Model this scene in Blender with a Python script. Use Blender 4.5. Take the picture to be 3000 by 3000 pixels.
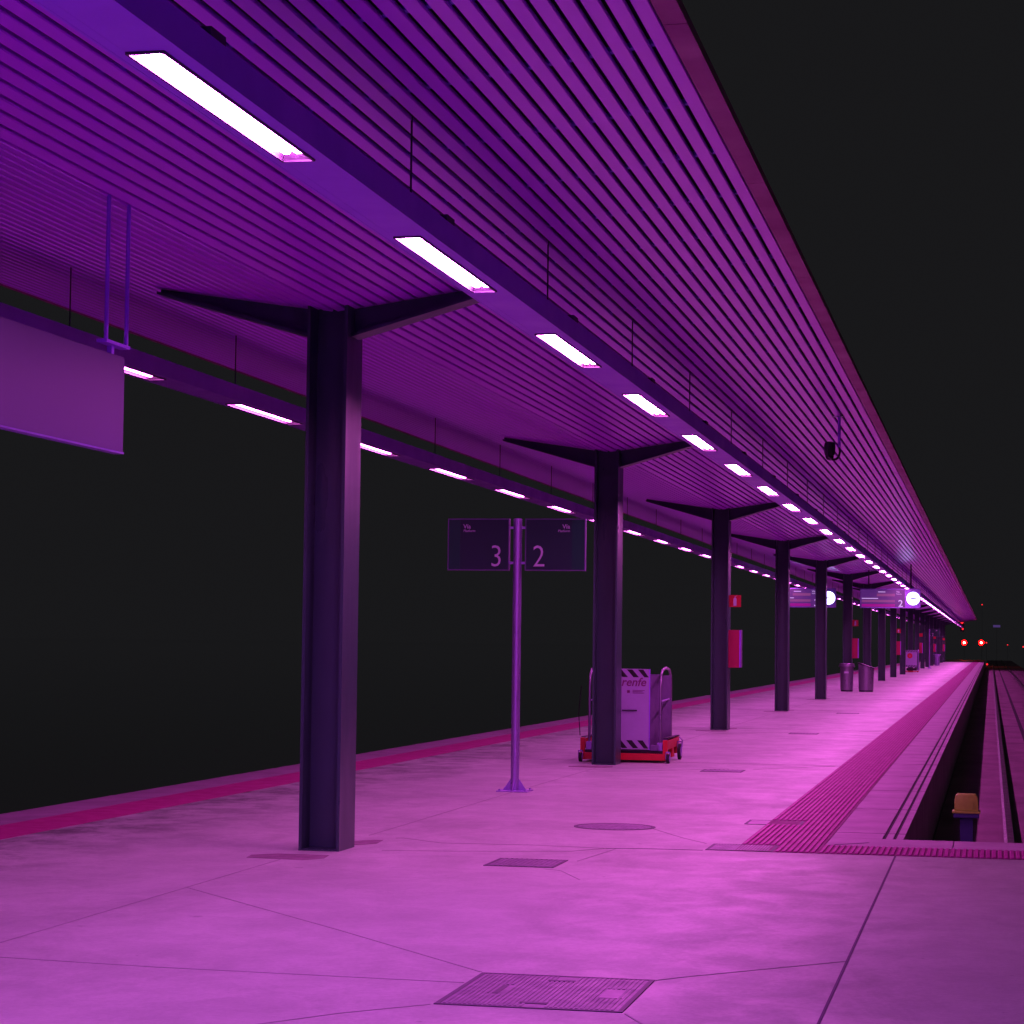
import bpy, bmesh, math, random
from mathutils import Vector, Matrix

random.seed(4)
sc = bpy.context.scene
for o in list(bpy.data.objects):
    bpy.data.objects.remove(o)
COL = sc.collection

# ------------------------------------------------------------------ camera
cam_data = bpy.data.cameras.new('camera')
cam = bpy.data.objects.new('camera', cam_data)
COL.objects.link(cam)
sc.camera = cam
cam_data.sensor_width = 36.0
cam_data.lens = 36.0 * 6614.4 / 3000.0
cam_data.clip_start = 0.1
cam_data.clip_end = 3000.0
EYE = 1.5


def camera_rotation(f, vx, vy, roll):
    # vanishing point of the platform (in 3000 px units) and the roll fix the rotation
    d = Vector((vx - 1500.0, -(vy - 1500.0), -f)).normalized()
    u = Vector((math.sin(roll), math.cos(roll), 0.0))
    u.z = -(u.x * d.x + u.y * d.y) / d.z
    u.normalize()
    r = d.cross(u)
    return Matrix((r, d, u)).to_4x4()


cam.matrix_world = Matrix.Translation((0, 0, EYE)) @ camera_rotation(6614.4, 2902.7, 1897.6, 0.012)

# ------------------------------------------------------------------ night sky, exposure
world = bpy.data.worlds.new('World')
sc.world = world
world.use_nodes = True
bg = world.node_tree.nodes['Background']
bg.inputs[0].default_value = (0.0090, 0.0089, 0.0100, 1)
bg.inputs[1].default_value = 1.0
sc.view_settings.view_transform = 'Standard'
sc.view_settings.look = 'None'
sc.view_settings.exposure = 0.0
sc.view_settings.gamma = 1.0
sc.view_settings.use_curve_mapping = False
sc.cycles.max_bounces = 6
sc.cycles.diffuse_bounces = 3
sc.cycles.glossy_bounces = 3
sc.cycles.adaptive_threshold = 0.025
sc.cycles.sample_clamp_indirect = 6.0
sc.cycles.use_denoising = True
TUBE = (164.0, 24.0, 142.0)     # radiance of the fluorescent tubes, right-hand row
TUBE_DIM = (54.0, 7.5, 50.0)    # the dimmer tubes of the left-hand row
TUBE_BLUE_TINT = (80.0, 17.0, 400.0)  # unseen tubes above and behind the viewer, coloured blue to tint the near soffit
TUBE_MIX = (142.0, 22.0, 160.0)  # first right-hand tubes, shifted towards blue for the same added soffit tint

# ------------------------------------------------------------------ materials
MATS = {}


def nodes_of(name):
    m = bpy.data.materials.new(name)
    m.use_nodes = True
    nt = m.node_tree
    b = nt.nodes['Principled BSDF']
    MATS[name] = m
    return m, nt, b


def mat(name, col, rough=0.5, metal=0.0, spec=0.5, var=0.0, scale=6.0, bump=0.0, stretch=None, coat=0.0):
    m, nt, b = nodes_of(name)
    b.inputs['Base Color'].default_value = (*col, 1)
    b.inputs['Roughness'].default_value = rough
    b.inputs['Metallic'].default_value = metal
    b.inputs['Specular IOR Level'].default_value = spec
    b.inputs['Coat Weight'].default_value = coat
    if var > 0 or bump > 0:
        geo = nt.nodes.new('ShaderNodeNewGeometry')
        mp = nt.nodes.new('ShaderNodeMapping')
        if stretch:
            mp.inputs['Scale'].default_value = stretch
        n = nt.nodes.new('ShaderNodeTexNoise')
        n.inputs['Scale'].default_value = scale
        n.inputs['Detail'].default_value = 6
        n.inputs['Roughness'].default_value = 0.6
        nt.links.new(geo.outputs['Position'], mp.inputs[0])
        nt.links.new(mp.outputs[0], n.inputs['Vector'])
        if var > 0:
            r = nt.nodes.new('ShaderNodeMapRange')
            r.inputs['From Min'].default_value = 0.3
            r.inputs['From Max'].default_value = 0.7
            r.inputs['To Min'].default_value = 1 - var
            r.inputs['To Max'].default_value = 1 + var * 0.6
            nt.links.new(n.outputs['Fac'], r.inputs['Value'])
            mx = nt.nodes.new('ShaderNodeVectorMath')
            mx.operation = 'SCALE'
            mx.inputs[0].default_value = col
            nt.links.new(r.outputs[0], mx.inputs['Scale'])
            nt.links.new(mx.outputs[0], b.inputs['Base Color'])
            r2 = nt.nodes.new('ShaderNodeMapRange')
            r2.inputs['From Min'].default_value = 0.3
            r2.inputs['From Max'].default_value = 0.7
            r2.inputs['To Min'].default_value = min(1, rough + 0.12)
            r2.inputs['To Max'].default_value = max(0.05, rough - 0.1)
            nt.links.new(n.outputs['Fac'], r2.inputs['Value'])
            nt.links.new(r2.outputs[0], b.inputs['Roughness'])
        if bump > 0:
            bp = nt.nodes.new('ShaderNodeBump')
            bp.inputs['Strength'].default_value = bump
            bp.inputs['Distance'].default_value = 0.01
            nt.links.new(n.outputs['Fac'], bp.inputs['Height'])
            nt.links.new(bp.outputs[0], b.inputs['Normal'])
    return m


def emit(name, col, strength):
    m, nt, b = nodes_of(name)
    b.inputs['Base Color'].default_value = (0.02, 0.02, 0.02, 1)
    b.inputs['Emission Color'].default_value = (*col, 1)
    b.inputs['Emission Strength'].default_value = strength
    return m


def concrete_floor():
    m, nt, b = nodes_of('polished_concrete')
    N, L = nt.nodes, nt.links
    geo = N.new('ShaderNodeNewGeometry')

    def noise(scale, detail, rough, stretch=(1, 1, 1), dist=0.0):
        mp = N.new('ShaderNodeMapping')
        mp.inputs['Scale'].default_value = stretch
        n = N.new('ShaderNodeTexNoise')
        n.inputs['Scale'].default_value = scale
        n.inputs['Detail'].default_value = detail
        n.inputs['Roughness'].default_value = rough
        n.inputs['Distortion'].default_value = dist
        L.new(geo.outputs['Position'], mp.inputs[0])
        L.new(mp.outputs[0], n.inputs['Vector'])
        return n.outputs['Fac']

    def rng(v, a, b_, c, d, smooth=True):
        r = N.new('ShaderNodeMapRange')
        if smooth:
            r.interpolation_type = 'SMOOTHSTEP'
        for k, val in zip(('From Min', 'From Max', 'To Min', 'To Max'), (a, b_, c, d)):
            r.inputs[k].default_value = val
        L.new(v, r.inputs['Value'])
        return r.outputs[0]

    def mul(a, b_):
        x = N.new('ShaderNodeMath')
        x.operation = 'MULTIPLY'
        L.new(a, x.inputs[0])
        L.new(b_, x.inputs[1])
        return x.outputs[0]

    big = noise(0.30, 6, 0.62, (1.0, 0.75, 1), 0.4)
    mid = noise(1.3, 10, 0.74, (0.8, 0.6, 1), 0.3)
    fine = noise(34, 5, 0.7)
    stain = noise(0.62, 10, 0.70, (1, 0.5, 1), 1.0)
    worn = noise(3.4, 10, 0.74, (0.7, 0.6, 1), 0.4)
    spots = noise(7.5, 3, 0.5)
    f = mul(mul(rng(big, 0.32, 0.68, 0.90, 1.06), rng(mid, 0.32, 0.68, 0.88, 1.07)), rng(fine, 0.3, 0.7, 0.90, 1.08))
    f = mul(f, rng(worn, 0.34, 0.66, 0.90, 1.06))
    f = mul(f, rng(stain, 0.28, 0.50, 0.74, 1.02))
    f = mul(f, rng(spots, 0.235, 0.27, 0.55, 1.0))
    # grime that gathers along the outer edge of the left-hand side
    sx = N.new('ShaderNodeSeparateXYZ')
    L.new(geo.outputs['Position'], sx.inputs[0])
    ed = rng(sx.outputs['X'], -7.2, -5.4, 1.0, 0.0)
    gr = mul(ed, rng(worn, 0.30, 0.60, 0.75, 0.0))
    inv = N.new('ShaderNodeMath')
    inv.operation = 'SUBTRACT'
    inv.inputs[0].default_value = 1.0
    L.new(gr, inv.inputs[1])
    f = mul(f, inv.outputs[0])
    mx = N.new('ShaderNodeVectorMath')
    mx.operation = 'SCALE'
    mx.inputs[0].default_value = (0.41, 0.50, 0.39)
    L.new(f, mx.inputs['Scale'])
    L.new(mx.outputs[0], b.inputs['Base Color'])
    rg = mul(rng(worn, 0.40, 0.64, 0.58, 0.45), rng(mid, 0.35, 0.62, 1.04, 0.94))
    L.new(rg, b.inputs['Roughness'])
    b.inputs['Specular IOR Level'].default_value = 0.42
    bp = N.new('ShaderNodeBump')
    bp.inputs['Strength'].default_value = 0.03
    bp.inputs['Distance'].default_value = 0.005
    L.new(mid, bp.inputs['Height'])
    bp2 = N.new('ShaderNodeBump')
    bp2.inputs['Strength'].default_value = 0.12
    bp2.inputs['Distance'].default_value = 0.002
    L.new(fine, bp2.inputs['Height'])
    L.new(bp.outputs[0], bp2.inputs['Normal'])
    L.new(bp2.outputs[0], b.inputs['Normal'])
    return m


concrete_floor()
mat('edge_concrete', (0.46, 0.34, 0.43), 0.7, var=0.18, scale=2.2, bump=0.2)
mat('coping_dark', (0.28, 0.20, 0.26), 0.8, var=0.2, scale=2)
mat('track_concrete', (0.30, 0.16, 0.24), 0.85, var=0.3, scale=1.4, bump=0.3, stretch=(1, 0.4, 1))
mat('mirror_ground', (0.03, 0.028, 0.03), 0.02, spec=1.0)  # mirror-smooth so the dark ground takes on the sky tone at the horizon
mat('dark_groove', (0.03, 0.025, 0.035), 0.9)
mat('joint_filler', (0.31, 0.33, 0.30), 0.8)
mat('sign_rim', (0.14, 0.09, 0.24), 0.4, metal=0.3)
mat('joint_dark', (0.10, 0.07, 0.12), 0.8)
mat('patch_mortar', (0.24, 0.17, 0.20), 0.8, var=0.3, scale=9)
mat('tactile_red', (0.42, 0.010, 0.27), 0.62, var=0.16, scale=7, bump=0.15)
mat('tactile_base', (0.20, 0.006, 0.12), 0.7, var=0.2, scale=7)
mat('red_paint_strip', (0.40, 0.008, 0.19), 0.6, var=0.1, scale=5)
mat('slat_paint', (0.60, 0.045, 0.99), 0.30, spec=0.5)
mat('roof_deck', (0.02, 0.02, 0.035), 0.9)
mat('carrier', (0.16, 0.10, 0.65), 0.5)
mat('fascia_red', (0.30, 0.05, 0.20), 0.5, var=0.08, scale=2)
mat('trough_blue', (0.40, 0.10, 0.98), 0.38, spec=0.5, var=0.05, scale=2)
mat('trough_shaded', (0.22, 0.09, 0.44), 0.42, var=0.05, scale=2)  # shaded copy of the trough paint, greyer and darker for the left-hand row
mat('clip_dark', (0.04, 0.03, 0.06), 0.5)
mat('column_paint', (0.040, 0.085, 0.085), 0.34, var=0.15, scale=2.5, stretch=(1, 1, 0.25))
mat('reflector_white', (0.10, 0.085, 0.10), 0.4, spec=0.2)
mat('steel', (0.46, 0.30, 0.74), 0.36, metal=0.7, var=0.08, scale=9)
mat('galvanised', (0.42, 0.36, 0.62), 0.45, metal=0.3, var=0.12, scale=8)
mat('cover_metal', (0.20, 0.17, 0.22), 0.5, metal=0.2, var=0.2, scale=9)
mat('cover_line', (0.07, 0.055, 0.085), 0.6)
mat('rust', (0.22, 0.09, 0.11), 0.8, var=0.3, scale=8)
mat('rail_steel', (0.13, 0.10, 0.12), 0.45, metal=0.5, var=0.2, scale=10)
mat('sign_dark', (0.016, 0.06, 0.05), 0.45, spec=0.3)
mat('sign_teal', (0.008, 0.10, 0.05), 0.45, spec=0.3)
mat('sign_white', (0.62, 0.6, 0.75), 0.5)
mat('sign_purple', (0.22, 0.14, 0.50), 0.45, var=0.06, scale=3)
mat('cover_pale', (0.33, 0.25, 0.32), 0.5, var=0.15, scale=8)
mat('box_blue', (0.04, 0.05, 0.14), 0.5)
mat('cabinet_red', (0.40, 0.006, 0.07), 0.45)
mat('panel_lilac', (0.075, 0.04, 0.17), 0.45)
mat('white_paint', (0.42, 0.34, 0.60), 0.45, var=0.06, scale=6)
mat('lift_grey', (0.17, 0.11, 0.26), 0.5, var=0.08, scale=6)
mat('black_paint', (0.012, 0.012, 0.014), 0.5)
mat('rubber', (0.02, 0.02, 0.022), 0.8)
mat('red_paint', (0.62, 0.018, 0.03), 0.45, var=0.08, scale=9)
mat('sign_red', (0.60, 0.01, 0.03), 0.4)
mat('print_purple', (0.20, 0.03, 0.16), 0.6)
mat('yellow_paint', (0.46, 0.72, 0.05), 0.5, var=0.15, scale=14)
mat('bin_metal', (0.34, 0.28, 0.40), 0.34, metal=0.75, var=0.12, scale=10, stretch=(3, 3, 0.3))
mat('bin_dark', (0.05, 0.04, 0.07), 0.45, metal=0.3)
mat('lens_glass', (0.02, 0.02, 0.03), 0.1)
emit('tube_light', TUBE, 1.0)
emit('tube_dim', TUBE_DIM, 1.0)
emit('tube_blue_tint', TUBE_BLUE_TINT, 1.0)
emit('tube_mix', TUBE_MIX, 1.0)
for k_ in ('tube_light', 'tube_dim', 'tube_blue_tint', 'tube_mix'):
    MATS[k_].cycles.emission_sampling = 'FRONT'
emit('clock_face', (0.45, 0.42, 1.0), 7.0)
emit('sign_glow', (0.07, 0.015, 0.15), 1.0)
emit('sign_text_glow', (0.62, 0.38, 0.85), 1.0)
emit('sign_bar_pink', (0.28, 0.06, 0.25), 0.7)
emit('sign_bar_magenta', (0.36, 0.0, 0.26), 0.8)
emit('signal_red', (40.0, 0.03, 0.04), 1.0)
emit('signal_core', (60.0, 14.0, 8.0), 1.0)
emit('signal_red_dim', (1.6, 0.03, 0.05), 1.0)
emit('far_violet', (0.06, 0.03, 0.14), 1.0)


# ------------------------------------------------------------------ mesh helpers
class MB:
    def __init__(s):
        s.v, s.f = [], []

    def add(s, vs, fs):
        k = len(s.v)
        s.v += [tuple(p) for p in vs]
        s.f += [tuple(i + k for i in f) for f in fs]
        return s

    def box(s, x0, x1, y0, y1, z0, z1):
        return s.add([(x0, y0, z0), (x1, y0, z0), (x1, y1, z0), (x0, y1, z0), (x0, y0, z1), (x1, y0, z1), (x1, y1, z1), (x0, y1, z1)],
                     [(0, 3, 2, 1), (4, 5, 6, 7), (0, 1, 5, 4), (1, 2, 6, 5), (2, 3, 7, 6), (3, 0, 4, 7)])

    def prism(s, prof, axis, a, b):
        """extrude a 2-D profile: axis 'y' uses (x,z), axis 'x' uses (y,z), axis 'z' uses (x,y)"""
        n = len(prof)

        def p3(p, t):
            return {'y': (p[0], t, p[1]), 'x': (t, p[0], p[1]), 'z': (p[0], p[1], t)}[axis]
        vs = [p3(p, a) for p in prof] + [p3(p, b) for p in prof]
        fs = [tuple(range(n)), tuple(reversed(range(n, 2 * n)))]
        for i in range(n):
            j = (i + 1) % n
            fs.append((i, i + n, j + n, j))
        return s.add(vs, fs)

    def tube(s, pts, r, n=8, cap=True):
        pts = [Vector(p) for p in pts]
        rr = r if isinstance(r, (list, tuple)) else [r] * len(pts)
        rings = []
        up = None
        for i, p in enumerate(pts):
            t = (pts[min(i + 1, len(pts) - 1)] - pts[max(i - 1, 0)]).normalized()
            if up is None:
                up = Vector((0, 0, 1)) if abs(t.z) < 0.9 else Vector((1, 0, 0))
            a = t.cross(up).normalized()
            up = a.cross(t).normalized()
            rings.append([p + a * (rr[i] * math.cos(q)) + up * (rr[i] * math.sin(q)) for q in [2 * math.pi * k / n for k in range(n)]])
        vs = [q for ring in rings for q in ring]
        fs = []
        for i in range(len(pts) - 1):
            for k in range(n):
                l = (k + 1) % n
                fs.append((i * n + k, i * n + l, (i + 1) * n + l, (i + 1) * n + k))
        if cap:
            fs.append(tuple(reversed(range(n))))
            fs.append(tuple(range((len(pts) - 1) * n, len(pts) * n)))
        return s.add(vs, fs)

    def lathe(s, prof, cx, cy, n=24):
        vs, fs = [], []
        for r, z in prof:
            for k in range(n):
                a = 2 * math.pi * k / n
                vs.append((cx + r * math.cos(a), cy + r * math.sin(a), z))
        for i in range(len(prof) - 1):
            for k in range(n):
                l = (k + 1) % n
                fs.append((i * n + k, i * n + l, (i + 1) * n + l, (i + 1) * n + k))
        fs.append(tuple(reversed(range(n))))
        fs.append(tuple(range((len(prof) - 1) * n, len(prof) * n)))
        return s.add(vs, fs)

    def disc(s, c, r, n=28, axis='y', th=0.004):
        pr = [(r * math.cos(2 * math.pi * k / n), r * math.sin(2 * math.pi * k / n)) for k in range(n)]
        if axis == 'y':
            return s.prism([(c[0] + a, c[2] + b) for a, b in pr], 'y', c[1], c[1] + th)
        if axis == 'x':
            return s.prism([(c[1] + a, c[2] + b) for a, b in pr], 'x', c[0], c[0] + th)
        return s.prism([(c[0] + a, c[1] + b) for a, b in pr], 'z', c[2], c[2] + th)

    def mesh(s, name, m, bevel=0.0, smooth=False):
        me = bpy.data.meshes.new(name)
        me.from_pydata(s.v, [], s.f)
        bm = bmesh.new()
        bm.from_mesh(me)
        bmesh.ops.recalc_face_normals(bm, faces=bm.faces)
        if bevel > 0:
            es = [e for e in bm.edges if len(e.link_faces) == 2 and e.calc_face_angle(0) > 0.6]
            bmesh.ops.bevel(bm, geom=es, offset=bevel, segments=2, affect='EDGES', profile=0.6)
        bm.to_mesh(me)
        bm.free()
        me.materials.append(MATS[m])
        if smooth:
            for p in me.polygons:
                p.use_smooth = True
            try:
                me.set_sharp_from_angle(angle=0.7)
            except Exception:
                pass
        return me

    def obj(s, name, m, parent=None, bevel=0.0, smooth=False):
        return link(name, s.mesh(name, m, bevel, smooth), parent)


def link(name, me, parent=None):
    o = bpy.data.objects.new(name, me)
    COL.objects.link(o)
    if parent is not None:
        o.parent = parent
    return o


def tag(o, label, cat, group=None):
    o['label'] = label
    o['category'] = cat
    if group:
        o['group'] = group
    return o


def thing(name, label, cat, loc=(0, 0, 0), rz=0.0, group=None):
    o = bpy.data.objects.new(name, None)
    o.empty_display_size = 0.1
    COL.objects.link(o)
    o.location = loc
    o.rotation_euler = (0, 0, rz)
    return tag(o, label, cat, group)


def struct(o):
    o['kind'] = 'structure'
    return o


def copy_tree(o, parent=None):
    c = o.copy()
    COL.objects.link(c)
    c.parent = parent
    for ch in list(o.children):
        copy_tree(ch, c)
    return c


def text(name, body, m, size, loc, parent, align='LEFT', shear=0.0, depth=0.002, offset=0.0, facing='-y', sx=1.0):
    cu = bpy.data.curves.new(name, 'FONT')
    cu.body = body
    cu.size = size
    cu.align_x = align
    cu.shear = shear
    cu.extrude = depth
    cu.offset = offset
    cu.resolution_u = 3
    tmp = bpy.data.objects.new('tmp', cu)
    COL.objects.link(tmp)
    dg = bpy.context.evaluated_depsgraph_get()
    me = bpy.data.meshes.new_from_object(tmp.evaluated_get(dg))
    bpy.data.objects.remove(tmp)
    me.materials.clear()
    me.materials.append(MATS[m])
    M = Matrix(((sx, 0, 0, 0), (0, 0, -1, 0), (0, 1, 0, 0), (0, 0, 0, 1)))   # stands up, faces -y
    me.transform(M)
    o = link(name, me, parent)
    o.location = loc
    return o


ORD = ['nearest', 'second', 'third', 'fourth', 'fifth', 'sixth', 'seventh', 'eighth', 'ninth', 'tenth', 'eleventh', 'twelfth',
       'thirteenth', 'fourteenth', 'fifteenth', 'sixteenth', 'seventeenth', 'eighteenth', 'nineteenth', 'twentieth']

# ------------------------------------------------------------------ measures (metres)
XC = -4.673                     # column line
Y1, SP = 15.724, 12.086         # first column, column spacing
XL, XR = -8.08, -0.666          # platform edges
YE = 17.95                      # end of the tracks (cross edge)
YF = 278.0                      # far end of the platform
TR = -0.80                      # track level
RY0, RY1 = -8.0, 239.0          # canopy from / to
ZV, SL = 3.885, 0.147           # valley height and slope of the canopy soffit
HALF = 3.187                    # half width of the canopy
LP, LY = 3.63, 7.34             # lamp pitch, start of the first lamp in view


def ceil_z(x):
    return ZV + SL * abs(x - XC)


# ------------------------------------------------------------------ ground, track, platform
struct(MB().box(-900, 900, -300, 2500, TR - 0.5, TR - 0.03).obj('ground', 'mirror_ground'))
tb = struct(MB().box(XR + 0.01, 3.6, YE - 0.3, 420, TR - 0.02, TR).obj('track_bed', 'track_concrete'))
MB().box(0.80, 0.90, YE + 0.1, 420, TR, TR + 0.004).obj('drain_slot', 'dark_groove', tb)
pf = struct(MB().box(XL, -1.225, YE - 1.42, YF, TR - 0.02, 0.0).obj('platform', 'polished_concrete'))
MB().box(-1.225, XR - 0.02, YE, YF, TR - 0.02, -0.05).obj('edge_wall', 'edge_concrete', pf)
cc = struct(MB().box(XL, 14, -12, YE - 1.42, TR - 0.02, 0.0).obj('concourse', 'polished_concrete'))
MB().box(-1.225, 14, YE - 1.42, YE - 0.75, TR - 0.02, -0.006).obj('band_bed', 'edge_concrete', cc)
# kerb at the end of the tracks, in lengths with joints
kx = -1.225
for w in (0.95, 0.72, 1.5, 1.5, 1.5, 1.5, 1.5, 1.5):
    MB().box(kx, kx + w - 0.006, YE - 0.75, YE, TR - 0.02, 0.0).obj('kerb_stone', 'edge_concrete', cc, bevel=0.006)
    kx += w
# platform edge slabs, each with two anti-slip grooves
ES = 2.75


def edge_slab_mesh():
    g = 0.012
    prof = [(-1.225, -0.05), (XR, -0.05), (XR, 0.0)]
    for a, b in ((-0.722, -0.748), (-0.802, -0.830)):
        prof += [(a, 0.0), (a, -g), (b, -g), (b, 0.0)]
    prof += [(-1.225, 0.0)]
    m = MB()
    m.prism(prof, 'y', 0.0, ES - 0.05)
    return m.mesh('edge_slab', 'edge_concrete')


esm = edge_slab_mesh()
y = 18.5 - ES
k = 0
while y < YF - 0.5:
    o = link('edge_slab', esm, pf)
    o.location = (0, max(y, YE + 0.004) if k == 0 else y, 0)
    if k == 0:
        o.scale = (1, (18.5 - 0.05 - YE - 0.004) / (ES - 0.05), 1)
    y += ES
    k += 1
for a, b in ((-0.7225, -0.7475), (-0.8025, -0.8295)):
    MB().box(b, a, YE + 0.01, YF - 0.5, -0.0118, -0.0075).obj('groove_strip', 'dark_groove', pf)  # dark strips laid in the bottoms of the edge grooves
MB().box(-7.66, -7.14, -11.9, YF, 0.0, 0.004).obj('red_edge_strip', 'red_paint_strip', pf)
MB().box(XL - 0.06, -7.66, -11.9, YF, 0.0, 0.005).obj('left_coping', 'coping_dark', pf)

# tactile paving
tp = struct(MB().box(-1.835, -1.222, YE - 1.42, YF, 0.0005, 0.004).obj('tactile_paving', 'tactile_base'))
pitch = 0.0423
holes = [(YE - 1.44, 17.06), (19.0, 19.49)]
for i in range(14):
    x0 = -1.83 + i * pitch + 0.004
    x1 = x0 + pitch - 0.011
    m = MB()
    segs = []
    ya = YE - 1.41
    for h0, h1 in (holes if x0 < -1.545 else []):
        if h0 > ya:
            segs.append((ya, h0))
        ya = h1
    segs.append((ya, YF))
    for s0, s1 in segs:
        m.prism([(x0, 0.004), (x1, 0.004), (x1 - 0.004, 0.0105), (x0 + 0.004, 0.0105)], 'y', s0, s1)
    m.obj('rib', 'tactile_red', tp)
tc = struct(MB().box(-1.2215, 4.0, YE - 1.42, YE - 0.76, -0.0058, 0.004).obj('tactile_cross_band', 'tactile_base'))
rm = MB().prism([(0, 0.004), (pitch - 0.013, 0.004), (pitch - 0.017, 0.0105), (0.004, 0.0105)], 'y', YE - 1.41, YE - 0.77).mesh('rib', 'tactile_red')
for i in range(120):
    o = link('rib', rm, tc)
    o.location.x = -1.216 + i * pitch


# floor joints: narrow filled saw cuts
def joint(pts, w, parent, z=0.0, m_='joint_filler'):
    m = MB()
    for a, b in zip(pts[:-1], pts[1:]):
        a, b = Vector((*a, 0)), Vector((*b, 0))
        t = (b - a).normalized()
        n = Vector((-t.y, t.x, 0)) * (w / 2)
        a2, b2 = a - t * w * 0.3, b + t * w * 0.3
        vs = [a2 - n, b2 - n, b2 + n, a2 + n]
        m.add([(v.x, v.y, z + 0.0006) for v in vs] + [(v.x, v.y, z + 0.0022) for v in vs],
              [(0, 3, 2, 1), (4, 5, 6, 7), (0, 1, 5, 4), (1, 2, 6, 5), (2, 3, 7, 6), (3, 0, 4, 7)])
    return m.obj('joint', m_, parent)


joint([(-0.67, 16.52), (-0.67, 3.0)], 0.013, cc, 0.0, 'joint_dark')
joint([(-4.75, 4.0), (-4.74, 14.9)], 0.010, cc)
joint([(-4.73, 13.0), (-3.28, 11.33), (-2.27, 10.12)], 0.010, cc)
joint([(-7.5, 9.6), (-4.53, 9.93), (-3.75, 9.84), (-2.83, 9.80), (-2.27, 9.78)], 0.007, cc)
joint([(-2.8, 8.5), (-2.56, 8.85), (-2.27, 9.16)], 0.009, cc)
joint([(-1.46, 10.09), (-1.36, 10.22), (-0.68, 10.95)], 0.009, cc)
joint([(-1.45, 9.15), (-1.35, 8.93), (-1.1, 8.4)], 0.009, cc)
joint([(-4.42, 16.72), (-4.37, 16.75), (-4.0, 16.44), (-3.32, 16.50), (-2.75, 16.42)], 0.012, cc)
joint([(-2.75, 16.42), (-2.5, 16.49), (-2.06, 16.505)], 0.02, cc, 0.0, 'joint_dark')
joint([(-4.26, 15.72), (-3.74, 15.83), (-2.96, 16.1), (-2.75, 16.42)], 0.006, cc)
joint([(-2.78, 15.4), (-2.68, 16.4)], 0.008, cc)
joint([(-2.9, 14.8), (-2.77, 14.72), (-2.55, 14.2)], 0.006, cc)
joint([(-4.68, 16.9), (-4.68, 22.0), (-4.64, 27.0)], 0.010, pf)
joint([(-2.78, 18.5), (-2.33, 17.49), (-2.1, 17.08)], 0.008, pf)
joint([(-1.20, 17.24), (-0.92, 17.56)], 0.022, cc, 0.0, 'joint_dark')
for k in range(1, 17):
    yk = 16.5 + SP * k
    joint([(-7.1, yk), (-1.84, yk + 0.02)], 0.012, pf)
    joint([(-4.68, yk + 0.3), (-4.68, yk + 11.0)], 0.010, pf)
    joint([(-3.1, yk - 1.2), (-4.6, yk - 2.6)], 0.009, pf)
    joint([(-2.8, yk - 1.2), (-1.9, yk - 0.1)], 0.009, pf)

for k in range(5):
    yk = SP * k
    par = cc if k == 0 else pf
    for x0, x1, y0, y1 in ((-5.0, -4.48, 14.9 + yk, 15.24 + yk), (-4.66, -4.44, 16.12 + yk, 16.68 + yk)):
        if k == 0 and y1 > 16.53:
            y1 = 16.525
        MB().add([(x0, y0, 0.0025), (x1 - 0.1, y0 - 0.05, 0.0025), (x1, y0 + 0.12, 0.0025), (x1 - 0.03, y1, 0.0025), (x0 + 0.12, y1 + 0.0, 0.0025), (x0 - 0.03, y0 + 0.2, 0.0025)] +
                 [(x0, y0, 0.0006), (x1 - 0.1, y0 - 0.05, 0.0006), (x1, y0 + 0.12, 0.0006), (x1 - 0.03, y1, 0.0006), (x0 + 0.12, y1 + 0.0, 0.0006), (x0 - 0.03, y0 + 0.2, 0.0006)],
                 [(0, 1, 2, 3, 4, 5), (11, 10, 9, 8, 7, 6)] + [(i, i + 6, (i + 1) % 6 + 6, (i + 1) % 6) for i in range(6)]).obj('repair_patch', 'patch_mortar', par)

# rails
for x in (0.22, 1.80):
    r = MB()
    r.prism([(x - 0.065, TR), (x + 0.065, TR), (x + 0.065, TR + 0.012), (x + 0.012, TR + 0.03), (x + 0.010, TR + 0.10), (x + 0.036, TR + 0.115),
             (x + 0.036, TR + 0.145), (x - 0.036, TR + 0.145), (x - 0.036, TR + 0.115), (x - 0.010, TR + 0.10), (x - 0.012, TR + 0.03), (x - 0.065, TR + 0.012)],
            'y', YE + 0.6, 420)
    o = r.obj('rail', 'rail_steel')
    tag(o, 'steel rail on the track bed nearest the platform edge' if x < 1 else 'steel rail on the track bed at the right-hand picture edge', 'rail', 'rails of the right-hand track')

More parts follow.
